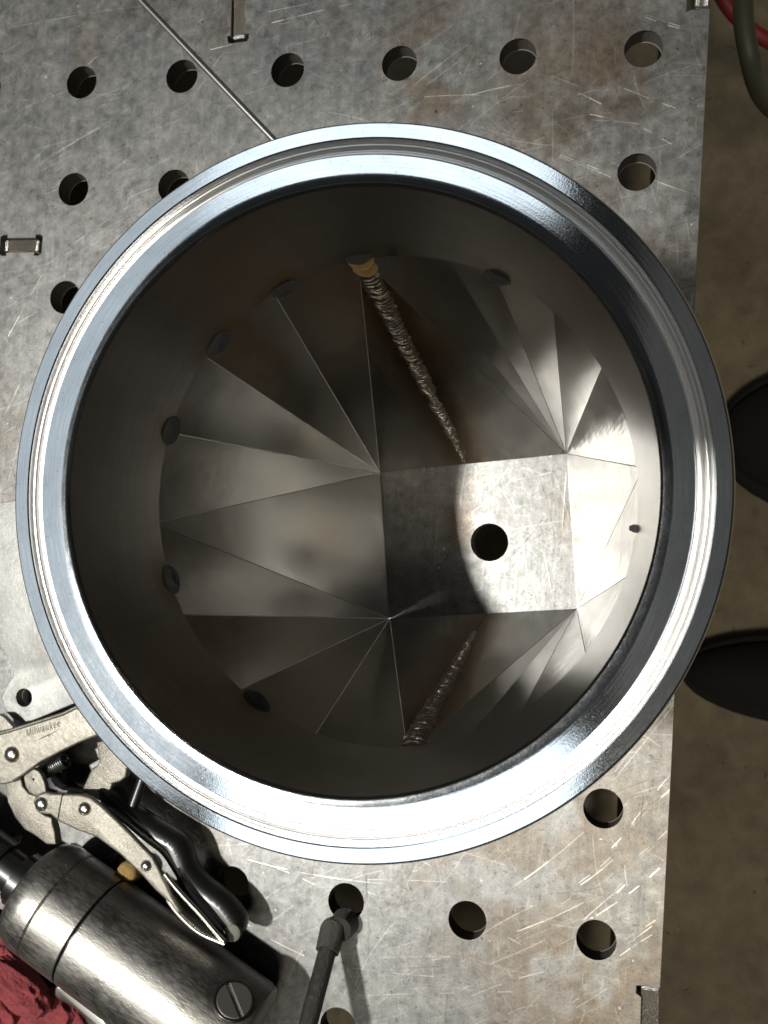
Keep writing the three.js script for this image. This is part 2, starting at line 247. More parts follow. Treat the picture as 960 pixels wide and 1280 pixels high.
// turned face: tool marks run round the ring
const turnedBump = dataTex(512, 1024, (u, v) => 0.5 + 0.25 * (tfbm(u, v, 240, 2, 151, 1) - 0.5) + 0.5 * (tfbm(u, v, 110, 220, 155, 2) - 0.5));
const turnedRough = dataTex(512, 1024, (u, v) => 0.6 + 0.1 * (tfbm(u, v, 5, 7, 157, 3) - 0.5) + 0.15 * (tfbm(u, v, 150, 40, 159, 2) - 0.5) + 0.35 * (tfbm(u, v, 120, 240, 160, 2) - 0.5));
const flangeMap = canvasTex(512, 1024, (g, w, h) => {
  paintPixels(g, w, h, (u, v) => { const m = 0.86 + 0.1 * (tfbm(u, v, 4, 6, 161, 4) - 0.5) + 0.1 * (tfbm(u, v, 150, 6, 163, 2) - 0.5); return [m * 0.965, m * 0.985, m]; });
  const r = rng(31); for (let i = 0; i < 240; i++) { const x = r() * w, y = r() * h, a = r() * 6.3, l = 4 + 34 * r() ** 3; g.strokeStyle = r() < 0.5 ? `rgba(60,60,70,${0.2 + 0.4 * r()})` : `rgba(250,250,255,${0.2 + 0.5 * r()})`; g.lineWidth = 0.8 + r(); g.beginPath(); g.moveTo(x, y); g.lineTo(x + Math.cos(a) * l, y + Math.sin(a) * l); g.stroke(); }
}); flangeMap.wrapS = flangeMap.wrapT = THREE.RepeatWrapping;
const flangeMat = new THREE.MeshPhysicalMaterial({ color: rgb(0.73, 0.74, 0.76), map: flangeMap, metalness: 1, roughness: 0.115, roughnessMap: turnedRough, bumpMap: turnedBump, bumpScale: 0.000006, anisotropy: 0.5 });
const grooveMat = new THREE.MeshPhysicalMaterial({ color: rgb(0.78, 0.78, 0.78), metalness: 1, roughness: 0.3, anisotropy: 0.5 });
{
  const arc = (r0, r1, depth, n, y0) => { const a = []; for (let i = 0; i <= n; i++) { const t = i / n; a.push([r0 + (r1 - r0) * t, y0 - depth * Math.sin(Math.PI * t)]); } return a; };
  // outer land, from the underside out and over the rim
  const P0 = [[0.0690, HT - 0.011], [0.0775, HT - 0.0065], [R_OUT, HT - 0.0055], [R_OUT, HT - 0.0008]];
  const P1 = [[R_OUT, HT - 0.0008], [R_OUT - 0.0002, HT - 0.0003], [R_OUT - 0.0006, HT], [0.0790, HT], [0.0775, HT], [0.07675, HT], [0.0765, HT - 0.0003]];
  const P2 = [[0.0765, HT - 0.0003], [0.07642, HT - 0.0022], [0.07605, HT - 0.0022], ...arc(0.0760, 0.0747, -0.0006, 10, HT - 0.0012), [0.0746, HT - 0.0021], [0.07428, HT - 0.0021], ...arc(0.0742, 0.0733, 0.0005, 8, HT - 0.0008), [0.07322, HT - 0.0019], [0.07298, HT - 0.0019], [0.07295, HT - 0.0002]];
  const P3 = [[0.07295, HT - 0.0002], [0.0727, HT + 0.0001], [0.0710, HT + 0.0001], [0.0690, HT + 0.0001], [0.0670, HT + 0.0001], [0.0666, HT], [R_BORE + 0.0001, HT - 0.0005], [R_BORE, HT - 0.0012]];
  const f = part('flange', lathe(P1, 1024, AX, AZ, 0.03), flangeMat, reducer);
  part('rim', lathe(P0, 1024, AX, AZ, 0.03), std({ color: rgb(0.5, 0.5, 0.5), metalness: 0.6, roughness: 0.65, bumpMap: fine, bumpScale: 0.0004 }), f); part('sealing_groove', lathe(P2, 1024, AX, AZ, 0.03), grooveMat, f); part('inner_land', lathe(P3, 1024, AX, AZ, 0.03), flangeMat, f);
  // straight tube below
  const tacks = [[275, 430, 20, 17], [215, 538, 20, 17], [215, 724, 19, 15], [356, 362, 19, 13], [318, 880, 20, 14], [622, 346, 18, 10], [797, 661, 5, 5], [490, 323, 6, 4]];
  const azOf = (x, y) => { const p = at(x, y, HL); return Math.atan2(p.z - AZ, p.x - AX); };
  const tubeMap = canvasTex(2048, 256, (g, w, h) => paintPixels(g, w, h, (u, v) => {
    const z = 1 - v, m = 0.80 + 0.12 * (tfbm(u, z, 14, 2, 171, 4) - 0.5) + 0.08 * (tfbm(u, z, 30, 60, 173, 2) - 0.5) + 0.05 * (tfbm(u, z, 400, 4, 175, 2) - 0.5);
    let t = 0; for (const [x, y] of tacks) { let d = Math.abs(u - ((azOf(x, y) / (2 * Math.PI) + 1) % 1)); d = Math.min(d, 1 - d) * 2 * Math.PI * 0.063; t = Math.max(t, sm(0.011, 0.004, Math.hypot(d, z * 0.04) + 0.003 * (tfbm(u, z, 90, 9, 177, 3) - 0.5))); }
    return [m * (1 - 0.1 * t), m * (0.985 - 0.15 * t), m * (0.965 - 0.22 * t)];
  }));
  tubeMap.wrapS = THREE.RepeatWrapping; tubeMap.wrapT = THREE.ClampToEdgeWrapping;
  const prof = []; for (let i = 0; i <= 12; i++) { const t = i / 12; prof.push([R_BORE + (R_LOW - R_BORE) * t, HT - 0.0012 + (HL - HT + 0.0012) * t]); }
  const ring = [...[...prof], [R_LOW + 0.0003, HL - 0.0004], [R_LOW + 0.0016, HL - 0.0004], ...[...prof].reverse().map(([r, y]) => [r + 0.0018, Math.min(y, HT - 0.0125)])];
  let g = new THREE.LatheGeometry(ring.map(([r, y]) => new THREE.Vector2(r, y)), 400);
  { const p = g.attributes.position, uv = g.attributes.uv, n = ring.length; for (let i = 0; i <= 400; i++) for (let j = 0; j < n; j++) { const k = i * n + j; uv.setXY(k, ((0.25 - i / 400) % 1 + 1) % 1, (p.getY(k) - HL) / (HT - HL)); if (i / 400 > 0.25) uv.setX(k, 1.25 - i / 400); } }
  g.translate(AX, 0, AZ); g = creased(g, 0.6);
  part('tube', g, std({ ...sheetO, map: tubeMap, roughnessMap: null, bumpMap: null, roughness: 0.25 }), reducer);

  // folded faces of the transition: plates between the four corners on the table and the ring
  const CO = { A: at(475, 591, 0.001), B: at(708, 567, 0.001), C: at(721, 761, 0.001), D: at(487, 773, 0.001) };
  const RT = R_LOW + 0.0015, HTR = HL + 0.0006, ring0 = -9, rp = (k) => polar(RT, ring0 + 22.5 * k, HTR);
  const creases = { l1: -166.4, l2: -145.5, l3: -122.4, t1: -67.9, t2: -51.7, t3: -34.2 };
  const azs = [-9.3, 13.3, 34.8, 55, 80.9, 103.3, 124.9, 148.3, 171.1, 193.6, 214.5, 237.6, 260, 292.1, 308.3, 325.8].map((d) => polar(RT, d, HTR));
  const axisPt = V(AX, 0.08, AZ);
  function panel(pts, mat, uvAxis, label) {
    const n = V().crossVectors(V().subVectors(pts[1], pts[0]), V().subVectors(pts[2], pts[0])).normalize(), c = pts.reduce((a, p) => a.add(p), V()).multiplyScalar(1 / pts.length);
    if (n.dot(V().subVectors(c, axisPt)) < 0) n.negate();             // n points outwards
    const inset = 0.00012, q = pts.map((p, i) => {                    // move each edge in by the width of the fold line
      const a = pts[(i + pts.length - 1) % pts.length], b = pts[(i + 1) % pts.length], u = V().subVectors(a, p).normalize(), w = V().subVectors(b, p).normalize(), s = Math.max(0.15, Math.sqrt(1 - u.dot(w) ** 2));
      return p.clone().addScaledVector(u, inset / s).addScaledVector(w, inset / s);
    });
    const o = q.map((p) => p.clone().addScaledVector(n, 0.0014)), pos = [], uv = [], U = uvAxis ? uvAxis[1].clone().sub(uvAxis[0]).normalize() : V().subVectors(pts[1], pts[0]).normalize(), W = V().crossVectors(n, U), org = uvAxis ? uvAxis[0] : pts[0];
    const put = (p) => { pos.push(p.x, p.y, p.z); const d = V().subVectors(p, org); uv.push(...(uvAxis ? [0.5 + d.dot(W) / 0.05, d.dot(U) / 0.17] : [d.dot(W) / 0.13 + c.x * 37, d.dot(U) / 0.13 + c.z * 23])); };
    const N = pts.length, flip = V().crossVectors(V().subVectors(q[1], q[0]), V().subVectors(q[2], q[0])).dot(n) > 0;
    const tri = (a, b, c2) => { (flip ? [a, c2, b] : [a, b, c2]).forEach(put); };
    for (let i = 1; i < N - 1; i++) { tri(q[0], q[i], q[i + 1]); tri(o[0], o[i + 1], o[i]); }
    for (let i = 0; i < N; i++) { const j = (i + 1) % N; tri(q[i], o[i], q[j]); tri(o[i], o[j], q[j]); }
    const g2 = new THREE.BufferGeometry(); g2.setAttribute('position', new THREE.Float32BufferAttribute(pos, 3)); g2.setAttribute('uv', new THREE.Float32BufferAttribute(uv, 2)); g2.computeVertexNormals();
    const m = part('panel', g2, mat, reducer); if (label) m.userData.label = label;
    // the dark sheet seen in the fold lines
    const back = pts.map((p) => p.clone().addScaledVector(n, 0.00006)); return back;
  }
  const backs = [];
  for (let k = 0; k < 16; k++) {
    const cor = k < 4 ? CO.C : k < 8 ? CO.D : k < 12 ? CO.A : CO.B;
    const mid = k === 12 ? [polar(RT, 270.5, HTR), polar(RT, 281, HTR)] : k === 3 ? [polar(RT, 68, HTR)] : [];
    backs.push(panel([cor, azs[k], ...mid, azs[(k + 1) % 16]], k < 3 || k > 14 ? rippledMat : sheetMat));
  }
  // corners: B, right crease 0, C; C, bottom crease 4, D; D, left crease 8, A; A, top crease 12, B
  backs.push(panel([CO.B, azs[0], CO.C], rippledMat)); backs.push(panel([CO.D, azs[8], CO.A], sheetMat));
  const topMid = at(584, 580, 0.001), botMid = at(607, 766, 0.001);
  for (const [m, p, q] of [[topMid, CO.A, CO.B], [botMid, CO.D, CO.C]]) { const t = V().subVectors(q, p), k = V().subVectors(m, p).dot(t) / t.lengthSq(); m.copy(p).addScaledVector(t, k); }
  for (const [apex, mid, c1, c2] of [[azs[12], topMid, CO.A, CO.B], [azs[4], botMid, CO.D, CO.C]]) { backs.push(panel([apex, mid, c1], seamMat, [apex, mid])); backs.push(panel([apex, mid, c2], seamMat, [apex, mid])); }
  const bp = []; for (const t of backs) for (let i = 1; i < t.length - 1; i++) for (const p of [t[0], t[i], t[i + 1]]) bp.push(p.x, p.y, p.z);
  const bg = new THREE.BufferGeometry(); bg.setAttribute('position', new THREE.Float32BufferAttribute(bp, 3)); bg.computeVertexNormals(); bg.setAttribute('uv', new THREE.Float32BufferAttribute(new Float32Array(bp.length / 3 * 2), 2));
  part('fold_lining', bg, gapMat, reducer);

  // weld beads: overlapping ripples
  const beadMat = std({ color: rgb(0.27, 0.235, 0.195), metalness: 1, roughness: 0.28, bumpMap: fine, bumpScale: 0.0002, side: THREE.DoubleSide });
  const goldMat = std({ color: rgb(0.62, 0.43, 0.18), metalness: 1, roughness: 0.35, bumpMap: fine, bumpScale: 0.0008 });
  const tackMat = std({ color: rgb(0.09, 0.09, 0.095), metalness: 0.8, roughness: 0.5, bumpMap: fine, bumpScale: 0.0008 });
  function ripple(p, along, normal, rl, rw, rh) {
    const g2 = new THREE.SphereGeometry(1, 18, 12), side = V().crossVectors(along, normal).normalize(), pos = g2.attributes.position;
    for (let i = 0; i < pos.count; i++) { const x = pos.getX(i), y = pos.getY(i), z = pos.getZ(i), bow = -0.35 * rl * z * z; const s = 1 + 0.12 * perlin.noise(x * 2 + p.x * 900, y * 2, z * 2 + p.z * 900); const w = p.clone().addScaledVector(along, x * rl * s + bow).addScaledVector(normal, y * rh * s).addScaledVector(side, z * rw * s); pos.setXYZ(i, w.x, w.y, w.z); }
    g2.computeVertexNormals(); return g2;
  }
  function bead(apex, mid, c1, spans, name) {
    const along = V().subVectors(mid, apex).normalize(), L = apex.distanceTo(mid), n = V().crossVectors(along, V().subVectors(c1, mid)).normalize(); if (n.dot(V().subVectors(mid, axisPt).setY(0)) > 0) n.negate();
    const r = rng(name.length * 7 + Math.round(apex.x * 1e4)), list = [], edge = [];
    const side = V().crossVectors(along, n).normalize();
    for (const [t0, t1, w0, w1, step] of spans) {
      const N = Math.round((t1 - t0) * L / 0.00016), M = 20, pos = [], idx = [], uv = [];
      for (let i = 0; i <= N; i++) for (let j = 0; j <= M; j++) {
        const f = i / N, s = (t0 + (t1 - t0) * f) * L, x = j / M * 2 - 1, ph = s / step + 0.75 * x * x + 0.6 * perlin.noise(s * 420, x * 0.6, 3.1), saw = 1 - (ph - Math.floor(ph));
        const ends = Math.sqrt(Math.min(1, f * N * 0.00016 / 0.0012) * Math.min(1, (1 - f) * N * 0.00016 / 0.0012) + 1e-4);
        const w = 1.12 * (w0 + (w1 - w0) * f) * (0.92 + 0.10 * saw + 0.22 * perlin.noise(s * 700, 5.5, 0)) * (0.6 + 0.4 * ends), h = (Math.sqrt(Math.max(0, 1 - x * x)) * (0.0005 + 0.07 * w) + 0.00036 * saw * (1 - x * x) + 0.0003 * perlin.noise(s * 900, x * 2, 8.8)) * ends - 0.0001;
        const p = apex.clone().addScaledVector(along, s - 0.0004 * x * x).addScaledVector(side, x * w + 0.0005 * perlin.noise(s * 200, 1.7, 0)).addScaledVector(n, h); pos.push(p.x, p.y, p.z); uv.push(x * 0.5, s * 60);
        if (i < N && j < M) { const k = i * (M + 1) + j; idx.push(k, k + 1, k + M + 1, k + 1, k + M + 2, k + M + 1); }
      }
      const g2 = new THREE.BufferGeometry(); g2.setAttribute('position', new THREE.Float32BufferAttribute(pos, 3)); g2.setAttribute('uv', new THREE.Float32BufferAttribute(uv, 2)); g2.setIndex(idx); g2.computeVertexNormals(); list.push(g2);
    }
    part(name, merge(list), beadMat, reducer); return { along, n, L };
  }
  const tb = bead(azs[12], topMid, CO.A, [[0.06, 0.565, 0.0028, 0.0024, 0.0017], [0.55, 0.63, 0.0013, 0.0016, 0.0018], [0.61, 0.82, 0.0022, 0.0018, 0.0017], [0.80, 0.99, 0.0016, 0.0012, 0.0015]], 'weld_bead');
  bead(azs[4], botMid, CO.D, [[0.03, 0.17, 0.0031, 0.0028, 0.002], [0.165, 0.63, 0.0028, 0.0019, 0.0018], [0.62, 0.80, 0.0016, 0.0010, 0.0015]], 'weld_bead');
  part('weld_end', merge([ripple(azs[12].clone().addScaledVector(tb.along, 0.004), tb.along, tb.n, 0.003, 0.0036, 0.0016), ripple(azs[12].clone().addScaledVector(tb.along, 0.0075), tb.along, tb.n, 0.003, 0.0035, 0.0014)]), goldMat, reducer, 'gold tinted end of the upper weld bead');
  part('tack_weld', ripple(azs[12].clone().add(V(0.0006, 0.0004, 0.001)), tb.along, tb.n, 0.0022, 0.0036, 0.0018), tackMat, reducer, 'blue-grey cap on the upper weld bead');
  for (const [x, y, a, b, rot] of tacks) {
    const q0 = polar(R_LOW - 0.0003, azOf(x, y) * 180 / Math.PI, HL - 0.0003), out = V(AX - q0.x, 0, AZ - q0.z).normalize(), tan = V(-out.z, 0, out.x), nn = V(out.x * 0.98, 0.15, out.z * 0.98).normalize(), dUp = V(-out.x * 0.096, 1, -out.z * 0.096), dDown = V(out.x * 0.06, 1, out.z * 0.06).multiplyScalar(-1).add(out.clone().multiplyScalar(0.2)).normalize(), pos = [], uv = [], idx = [], NR = 16, NA = 48;
    for (let i = 0; i <= NR; i++) for (let j = 0; j <= NA; j++) {
      const f = i / NR, t = j / NA * Math.PI * 2, wob = 1 + 0.14 * perlin.noise(Math.cos(t) * 1.3 + x, Math.sin(t) * 1.3, y), h = 0.0016 * Math.sqrt(1 - f * f) + 0.00022 * Math.sin(f * 15 + 1.2 * Math.cos(t + x)) * (1 - f * f) - 0.0008 * Math.exp(-((f - 0.05) ** 2) / 0.03) - 0.0002;
      const ra = 0.00021 * a * wob * f, rb = 0.0002 * b * wob * f; const p = q0.clone().addScaledVector(tan, ra * Math.cos(t)).addScaledVector(Math.sin(t) > 0 ? dUp : dDown, rb * Math.abs(Math.sin(t))).addScaledVector(nn, h); pos.push(p.x, p.y, p.z); uv.push(f, j / NA);
      if (i < NR && j < NA) { const k = i * (NA + 1) + j; idx.push(k, k + NA + 1, k + 1, k + 1, k + NA + 1, k + NA + 2); }
    }
    const tg = new THREE.BufferGeometry(); tg.setAttribute('position', new THREE.Float32BufferAttribute(pos, 3)); tg.setAttribute('uv', new THREE.Float32BufferAttribute(uv, 2)); tg.setIndex(idx); tg.computeVertexNormals();
    const list = [tg];
    part('tack_weld', merge(list), tackMat, reducer);
  }
}

// ---------- filler rod ----------
{
  const o = thing('filler_rod', 'thin bright straight metal rod lying across the table at upper left', 'welding rod');
  part('rod', rod(at(150, -26, 0.0013), at(372, 207, 0.0013), 0.0013, 14), std({ color: rgb(0.72, 0.7, 0.67), metalness: 1, roughness: 0.28 }), o);
}

// ---------- loose bracket plate ----------
const plateMat = std({ color: rgb(0.28, 0.28, 0.27), metalness: 0.55, roughness: 0.5, map: blotch, bumpMap: fine, bumpScale: 0.00025 });
{
  const o = thing('bracket_plate', 'smooth pale grey plate with rounded lobe and one hole, at left edge under the flange', 'plate');
  part('plate_body', plate([[-50, 634], [8, 627], [60, 618], [170, 640], [190, 800], [140, 862], [118, 869], [60, 893], [40, 901], [28, 903], [15, 898], [5, 887], [2, 872], [7, 858], [17, 845], [15, 834], [5, 815], [-5, 800], [-50, 790]], 0.012, 0.005, 0.0004, [[30, 872, 0.0044]]), plateMat, o);
  part('stand_off', rod(at(75, 760, 0.0001), at(75, 760, 0.0071), 0.008, 24), steelDark, o);
}

// ---------- locking pliers ----------
const nickel = std({ color: rgb(0.22, 0.208, 0.18), metalness: 0.8, roughness: 0.48, map: blotch, bumpMap: fine, bumpScale: 0.0004 });
const nickelBright = std({ color: rgb(0.75, 0.72, 0.66), metalness: 1, roughness: 0.22 });
const blackSteel = std({ color: rgb(0.004, 0.004, 0.004), metalness: 0, roughness: 0.32 });
{
  const o = thing('locking_pliers', 'satin nickel locking pliers with domed rivets, lying between the flange and the steel tool', 'pliers');
  const armOut = [[-45, 940], [-40, 925], [0, 917], [17, 912], [50, 902], [78, 893], [92, 886], [135, 872], [150, 905], [121, 920], [100, 928], [75, 940], [50, 953], [30, 968], [15, 978], [4, 981], [-10, 980], [-35, 965]];
  const armG = plate(armOut, 0.029, 0.004, 0.0008);
  // etched script and stroke on the arm
  const aMin = at(0, 960, 0.029), ang = -0.33;
  const armMap = canvasTex(1024, 1024, (g, w, h) => {
    paintPixels(g, w, h, (u, v) => { const b = 0.86 + 0.2 * (fbm(u * 30, v * 30, 201, 4) - 0.5) + 0.08 * (hash2(Math.floor(u * w), Math.floor(v * h), 2) - 0.5); return [b, b, b]; });
    g.save(); g.translate(w * 0.497, h * 0.432); g.rotate(-0.36); g.fillStyle = 'rgba(60,52,40,0.55)'; g.font = 'italic bold 92px sans-serif'; g.textAlign = 'center'; g.fillText('Milwaukee', 0, 0, 380);
    g.beginPath(); g.moveTo(-130, 66); g.lineTo(60, 30); g.lineTo(50, 42); g.lineTo(190, 10); g.lineTo(30, 62); g.lineTo(40, 50); g.closePath(); g.fill(); g.restore();
  });
  armMap.wrapS = armMap.wrapT = THREE.ClampToEdgeWrapping;
  const c0 = at(54, 924, 0.029), S = 0.045; planarUV(armG, c0.x - S / 2, c0.z - S / 2, S, S); { const uv = armG.attributes.uv; for (let i = 0; i < uv.count; i++) uv.setY(i, 1 - uv.getY(i)); }
  const arm = part('arm', armG, std({ color: rgb(0.23, 0.218, 0.19), metalness: 0.8, roughness: 0.46, map: armMap, bumpMap: fine, bumpScale: 0.0002 }), o);
  part('arm_lip', plate([[-40, 922], [0, 914.5], [17, 909.5], [50, 899], [78, 890], [92, 883], [135, 868], [138, 872], [92, 887.5], [78, 894.5], [50, 903.5], [17, 914], [0, 919], [-40, 927]], 0.0302, 0.008, 0.0008), nickel, arm);
  part('rivet', dome(at(15.3, 943, 0.029), 0.0034, 0.0024), nickelBright, o);
  part('lug', plate([[-30, 893], [0, 893], [6, 897], [17, 909], [14, 913], [-30, 925]], 0.020, 0.003), nickel, o);
  part('jaw', plate([[4, 970], [25, 970], [28, 983], [36, 992], [46, 995], [43, 1003], [47, 1013], [55, 1019], [64, 1022], [65, 1029], [68, 1040], [70, 1056], [58, 1056], [45, 1046], [30, 1037], [18, 1022], [9, 1003]], 0.0235, 0.005, 0.0008), nickel, o);
  part('link', plate([[29, 972], [31, 966], [36, 962], [42, 961], [48, 964], [52, 970], [56, 980], [58, 992], [45, 996], [36, 991], [31, 983]], 0.0262, 0.003, 0.0006, [[42, 974, 0.0011]]), nickel, o);
  part('handle', plate([[41, 1005], [43, 997], [49, 992], [56, 990], [66, 992], [78, 992.5], [100, 993], [113, 997], [127, 1008], [160, 1040], [177, 1058], [190, 1071], [197, 1084], [205, 1101], [214, 1120], [226, 1140], [222, 1143], [212, 1130], [193, 1113], [177, 1095], [150, 1069], [120, 1047], [95, 1038], [72, 1027], [63, 1019], [50, 1018], [44, 1013]], 0.0300, 0.003, 0.0011), nickel, o);
  // the two bent edges of the channel, meeting at the tip
  const edge = (pts, h0, h1) => { const c = new THREE.CatmullRomCurve3(pts.map(([x, y], i) => at(x, y, h0 + (h1 - h0) * i / (pts.length - 1)))); const g = new THREE.TubeGeometry(c, 40, 0.0011, 8); return g; };
  part('handle_edge', edge([[205, 1112], [214, 1130], [230, 1149], [250, 1166], [281, 1180]], 0.0285, 0.026), nickelBright, o); part('handle_edge', edge([[206, 1092], [216, 1105], [230, 1121], [249, 1141], [267, 1162], [280, 1177]], 0.0285, 0.026), nickelBright, o);
  part('handle_wall', plate([[203, 1114], [214, 1133], [230, 1152], [252, 1168], [281, 1181], [279, 1178], [252, 1163], [231, 1146], [216, 1126], [206, 1110]], 0.0262, 0.016, 0.0004), nickel, o);
  for (const [x, y, r] of [[52, 1005, 0.0029], [106, 1011, 0.0028], [183, 1082, 0.0023]]) part('rivet', dome(at(x, y, 0.030), r, 0.0021), nickelBright, o);
  part('hinge_seam', rod(at(78, 992, 0.0301), at(72, 1025, 0.0301), 0.0003, 6), blackSteel, o);
  part('hook_plate', plate([[120, 928], [150, 920], [175, 945], [158, 962], [157, 971], [150, 977], [140, 980], [137, 989], [131, 1005], [101, 990], [110, 970], [114, 961], [121, 957], [124, 950], [122, 940]], 0.019, 0.004, 0.0008), nickel, o);
  // dark lower handle, rounded in section
  part('lower_handle', plate([[120, 985], [134, 986], [147, 1000], [173, 1020], [205, 1040], [222, 1052], [231, 1068], [237, 1086], [250, 1102], [278, 1124], [293, 1142], [300, 1157], [298, 1171], [288, 1177], [274, 1170], [248, 1141], [225, 1116], [210, 1090], [196, 1070], [180, 1058], [147, 1030], [122, 1008]], 0.021, 0.013, 0.0045, [], true), blackSteel, o, 'black rounded lower handle');
  part('handle_tip', dome(at(290, 1166, 0.0206), 0.0036, 0.0008), std({ color: rgb(0.06, 0.058, 0.05), metalness: 0.3, roughness: 0.7 }), o);
  part('pin', rod(at(183, 960, 0.012), at(163, 1016, 0.016), 0.0022, 16), blackSteel, o);
  // spring of the jaw
  { const a = at(50, 968, 0.017), b = at(82, 950, 0.017), pts = []; const d = V().subVectors(b, a), n = V(-d.z, 0, d.x).normalize(); for (let i = 0; i <= 160; i++) { const t = i / 160, w = t * 14 * Math.PI * 2; pts.push(a.clone().addScaledVector(d, t).addScaledVector(n, 0.0028 * Math.cos(w)).add(V(0, 0.0028 * Math.sin(w), 0))); } part('spring', new THREE.TubeGeometry(new THREE.CatmullRomCurve3(pts), 320, 0.0005, 6), std({ color: rgb(0.12, 0.12, 0.12), metalness: 0.9, roughness: 0.3 }), o); }
  part('lock_plate', plate([[52, 962], [62, 950], [90, 935], [80, 950], [76, 962], [80, 978], [90, 986], [104, 990], [100, 996], [56, 990]], 0.012, 0.006, 0.0005), blackSteel, o);
  part('lock_bar', plate([[77, 985], [104, 989], [104, 991], [77, 988]], 0.021, 0.004, 0.0003), nickel, o);
}
{
  const o = thing('brass_fitting', 'small brass knob showing between the pliers handle and the steel tool', 'fitting');
  const p = at(163, 1089, 0.012), pts = [[0.0001, 0.006], [0.0028, 0.0057], [0.0042, 0.0045], [0.0048, 0.002], [0.0048, -0.004], [0.004, -0.0118]].map(([r, y]) => new THREE.Vector2(r, y)).reverse();
  const g = new THREE.LatheGeometry(pts, 24); g.translate(p.x, p.y, p.z); part('knob', g, std({ color: rgb(0.26, 0.17, 0.06), metalness: 0.6, roughness: 0.5, bumpMap: fine, bumpScale: 0.0005 }), o);
}

// ---------- steel air tool ----------
{
  const o = thing('air_tool', 'round brushed steel power tool body with groove ring and slotted screw, lying at lower left', 'air tool');
  const r = 0.0231, a = at(41, 1109, r), b = at(308, 1304, r), d = V().subVectors(b, a), L = d.length(); d.normalize();
  const toolRough = dataTex(512, 512, (u, v) => 0.55 + 0.25 * (tfbm(u, v, 6, 6, 211, 4) - 0.5) + 0.3 * (tfbm(u, v, 70, 18, 213, 3) - 0.5));
  const toolBump = dataTex(512, 512, (u, v) => { let x = 0.5 + 0.45 * (tfbm(u, v, 26, 9, 221, 4) - 0.5) + 0.3 * (tfbm(u, v, 120, 30, 223, 2) - 0.5); if (tfbm(u, v, 60, 22, 225, 2) > 0.66) x -= 0.25; return x; });
  const toolMat = std({ color: rgb(0.18, 0.174, 0.163), metalness: 1, roughness: 0.8, roughnessMap: toolRough, bumpMap: toolBump, bumpScale: 0.00006 });
  const s1 = 0.0145, s2 = at(115, 1166, r).sub(a).dot(d);
  const turn = (prof, name, mat, parent) => {
    const g = new THREE.LatheGeometry(prof.map(([R, y]) => new THREE.Vector2(R, y)), 96), uv = g.attributes.uv; for (let i = 0; i < uv.count; i++) { const u = uv.getX(i); uv.setXY(i, u * 3, g.attributes.position.getY(i) / 0.05); }
    const m = new THREE.Quaternion().setFromUnitVectors(V(0, 1, 0), d); g.applyQuaternion(m); g.translate(a.x, a.y, a.z); return part(name, creased(g, 0.5), mat, parent);
  };
  turn([[0.0001, -0.001], [0.011, -0.001], [0.018, 0.0], [0.021, 0.0018], [0.0224, 0.0045], [r, 0.008], [r, s1 - 0.0006], [r - 0.0004, s1], [r, s1 + 0.0006], [r, (s1 + s2) / 2], [r, s2 - 0.0008], [r - 0.0004, s2 - 0.0004]], 'end_cap', toolMat, o);
  turn([[r - 0.0016, s2 - 0.0006], [r - 0.0016, s2 + 0.0006]], 'groove_ring', blackSteel, o);
  turn([[r - 0.0004, s2 + 0.0004], [r, s2 + 0.0009], [r, s2 + 0.02], [r, L * 0.7], [r, L - 0.004], [r - 0.001, L - 0.001], [r - 0.003, L], [0.0001, L]], 'housing', toolMat, o);
  // slotted plug screw in the side
  const up = V(0, 1, 0).addScaledVector(d, -d.y).normalize(), sd = V().crossVectors(d, up).normalize(); if (sd.x < 0) sd.negate();
  const pa = at(297, 1240, r * 1.72).sub(a), al = pa.dot(d), th = Math.atan2(pa.dot(sd), r * 0.74), nn = up.clone().multiplyScalar(Math.cos(th)).addScaledVector(sd, Math.sin(th)), base = a.clone().addScaledVector(d, al).addScaledVector(nn, r - 0.0004), q = new THREE.Quaternion().setFromUnitVectors(V(0, 1, 0), nn);
  const pose = (g) => { g.applyQuaternion(q); g.translate(base.x, base.y, base.z); return g; };
  part('screw_seat', pose(new THREE.TorusGeometry(0.0073, 0.0007, 10, 48).rotateX(Math.PI / 2).translate(0, 0.0002, 0)), blackSteel, o);
  const half = (s) => { const sh = new THREE.Shape(); const k = 0.0008, R = 0.0068, a0 = Math.asin(k / R); sh.moveTo(R * Math.cos(a0), k); sh.absarc(0, 0, R, a0, Math.PI - a0, false); sh.closePath(); const g = new THREE.ExtrudeGeometry(sh, { depth: 0.0016, bevelEnabled: true, bevelThickness: 0.0003, bevelSize: 0.0003, bevelOffset: -0.0003, bevelSegments: 2, curveSegments: 24 }); g.rotateX(-Math.PI / 2); g.translate(0, -0.0008, 0); g.rotateY(s ? Math.PI : 0); g.rotateY(-1.0); return g; };
  part('slotted_screw', pose(merge([half(0), half(1), new THREE.CylinderGeometry(0.0068, 0.0068, 0.001, 32).translate(0, -0.0006, 0)])), std({ color: rgb(0.4, 0.39, 0.36), metalness: 1, roughness: 0.4, bumpMap: fine, bumpScale: 0.0004 }), o);
  // black air inlet at the end
  const back = d.clone().negate(), e0 = a.clone();
  part('inlet_collar', merge([rod(e0.clone().addScaledVector(back, -0.002), e0.clone().addScaledVector(back, 0.007), 0.0115, 8), rod(e0.clone().addScaledVector(back, 0.006), e0.clone().addScaledVector(back, 0.016), 0.0085, 24), rod(e0.clone().addScaledVector(back, 0.016), e0.clone().addScaledVector(back, 0.05), 0.0105, 8)]), blackSteel, o, 'black threaded inlet collar');
  // trigger under the body
  part('trigger', plate([[70, 1232], [96, 1243], [128, 1272], [140, 1300], [118, 1300], [104, 1272], [84, 1256], [68, 1246]], 0.02, 0.004, 0.001, [], true), nickelBright, o);
}

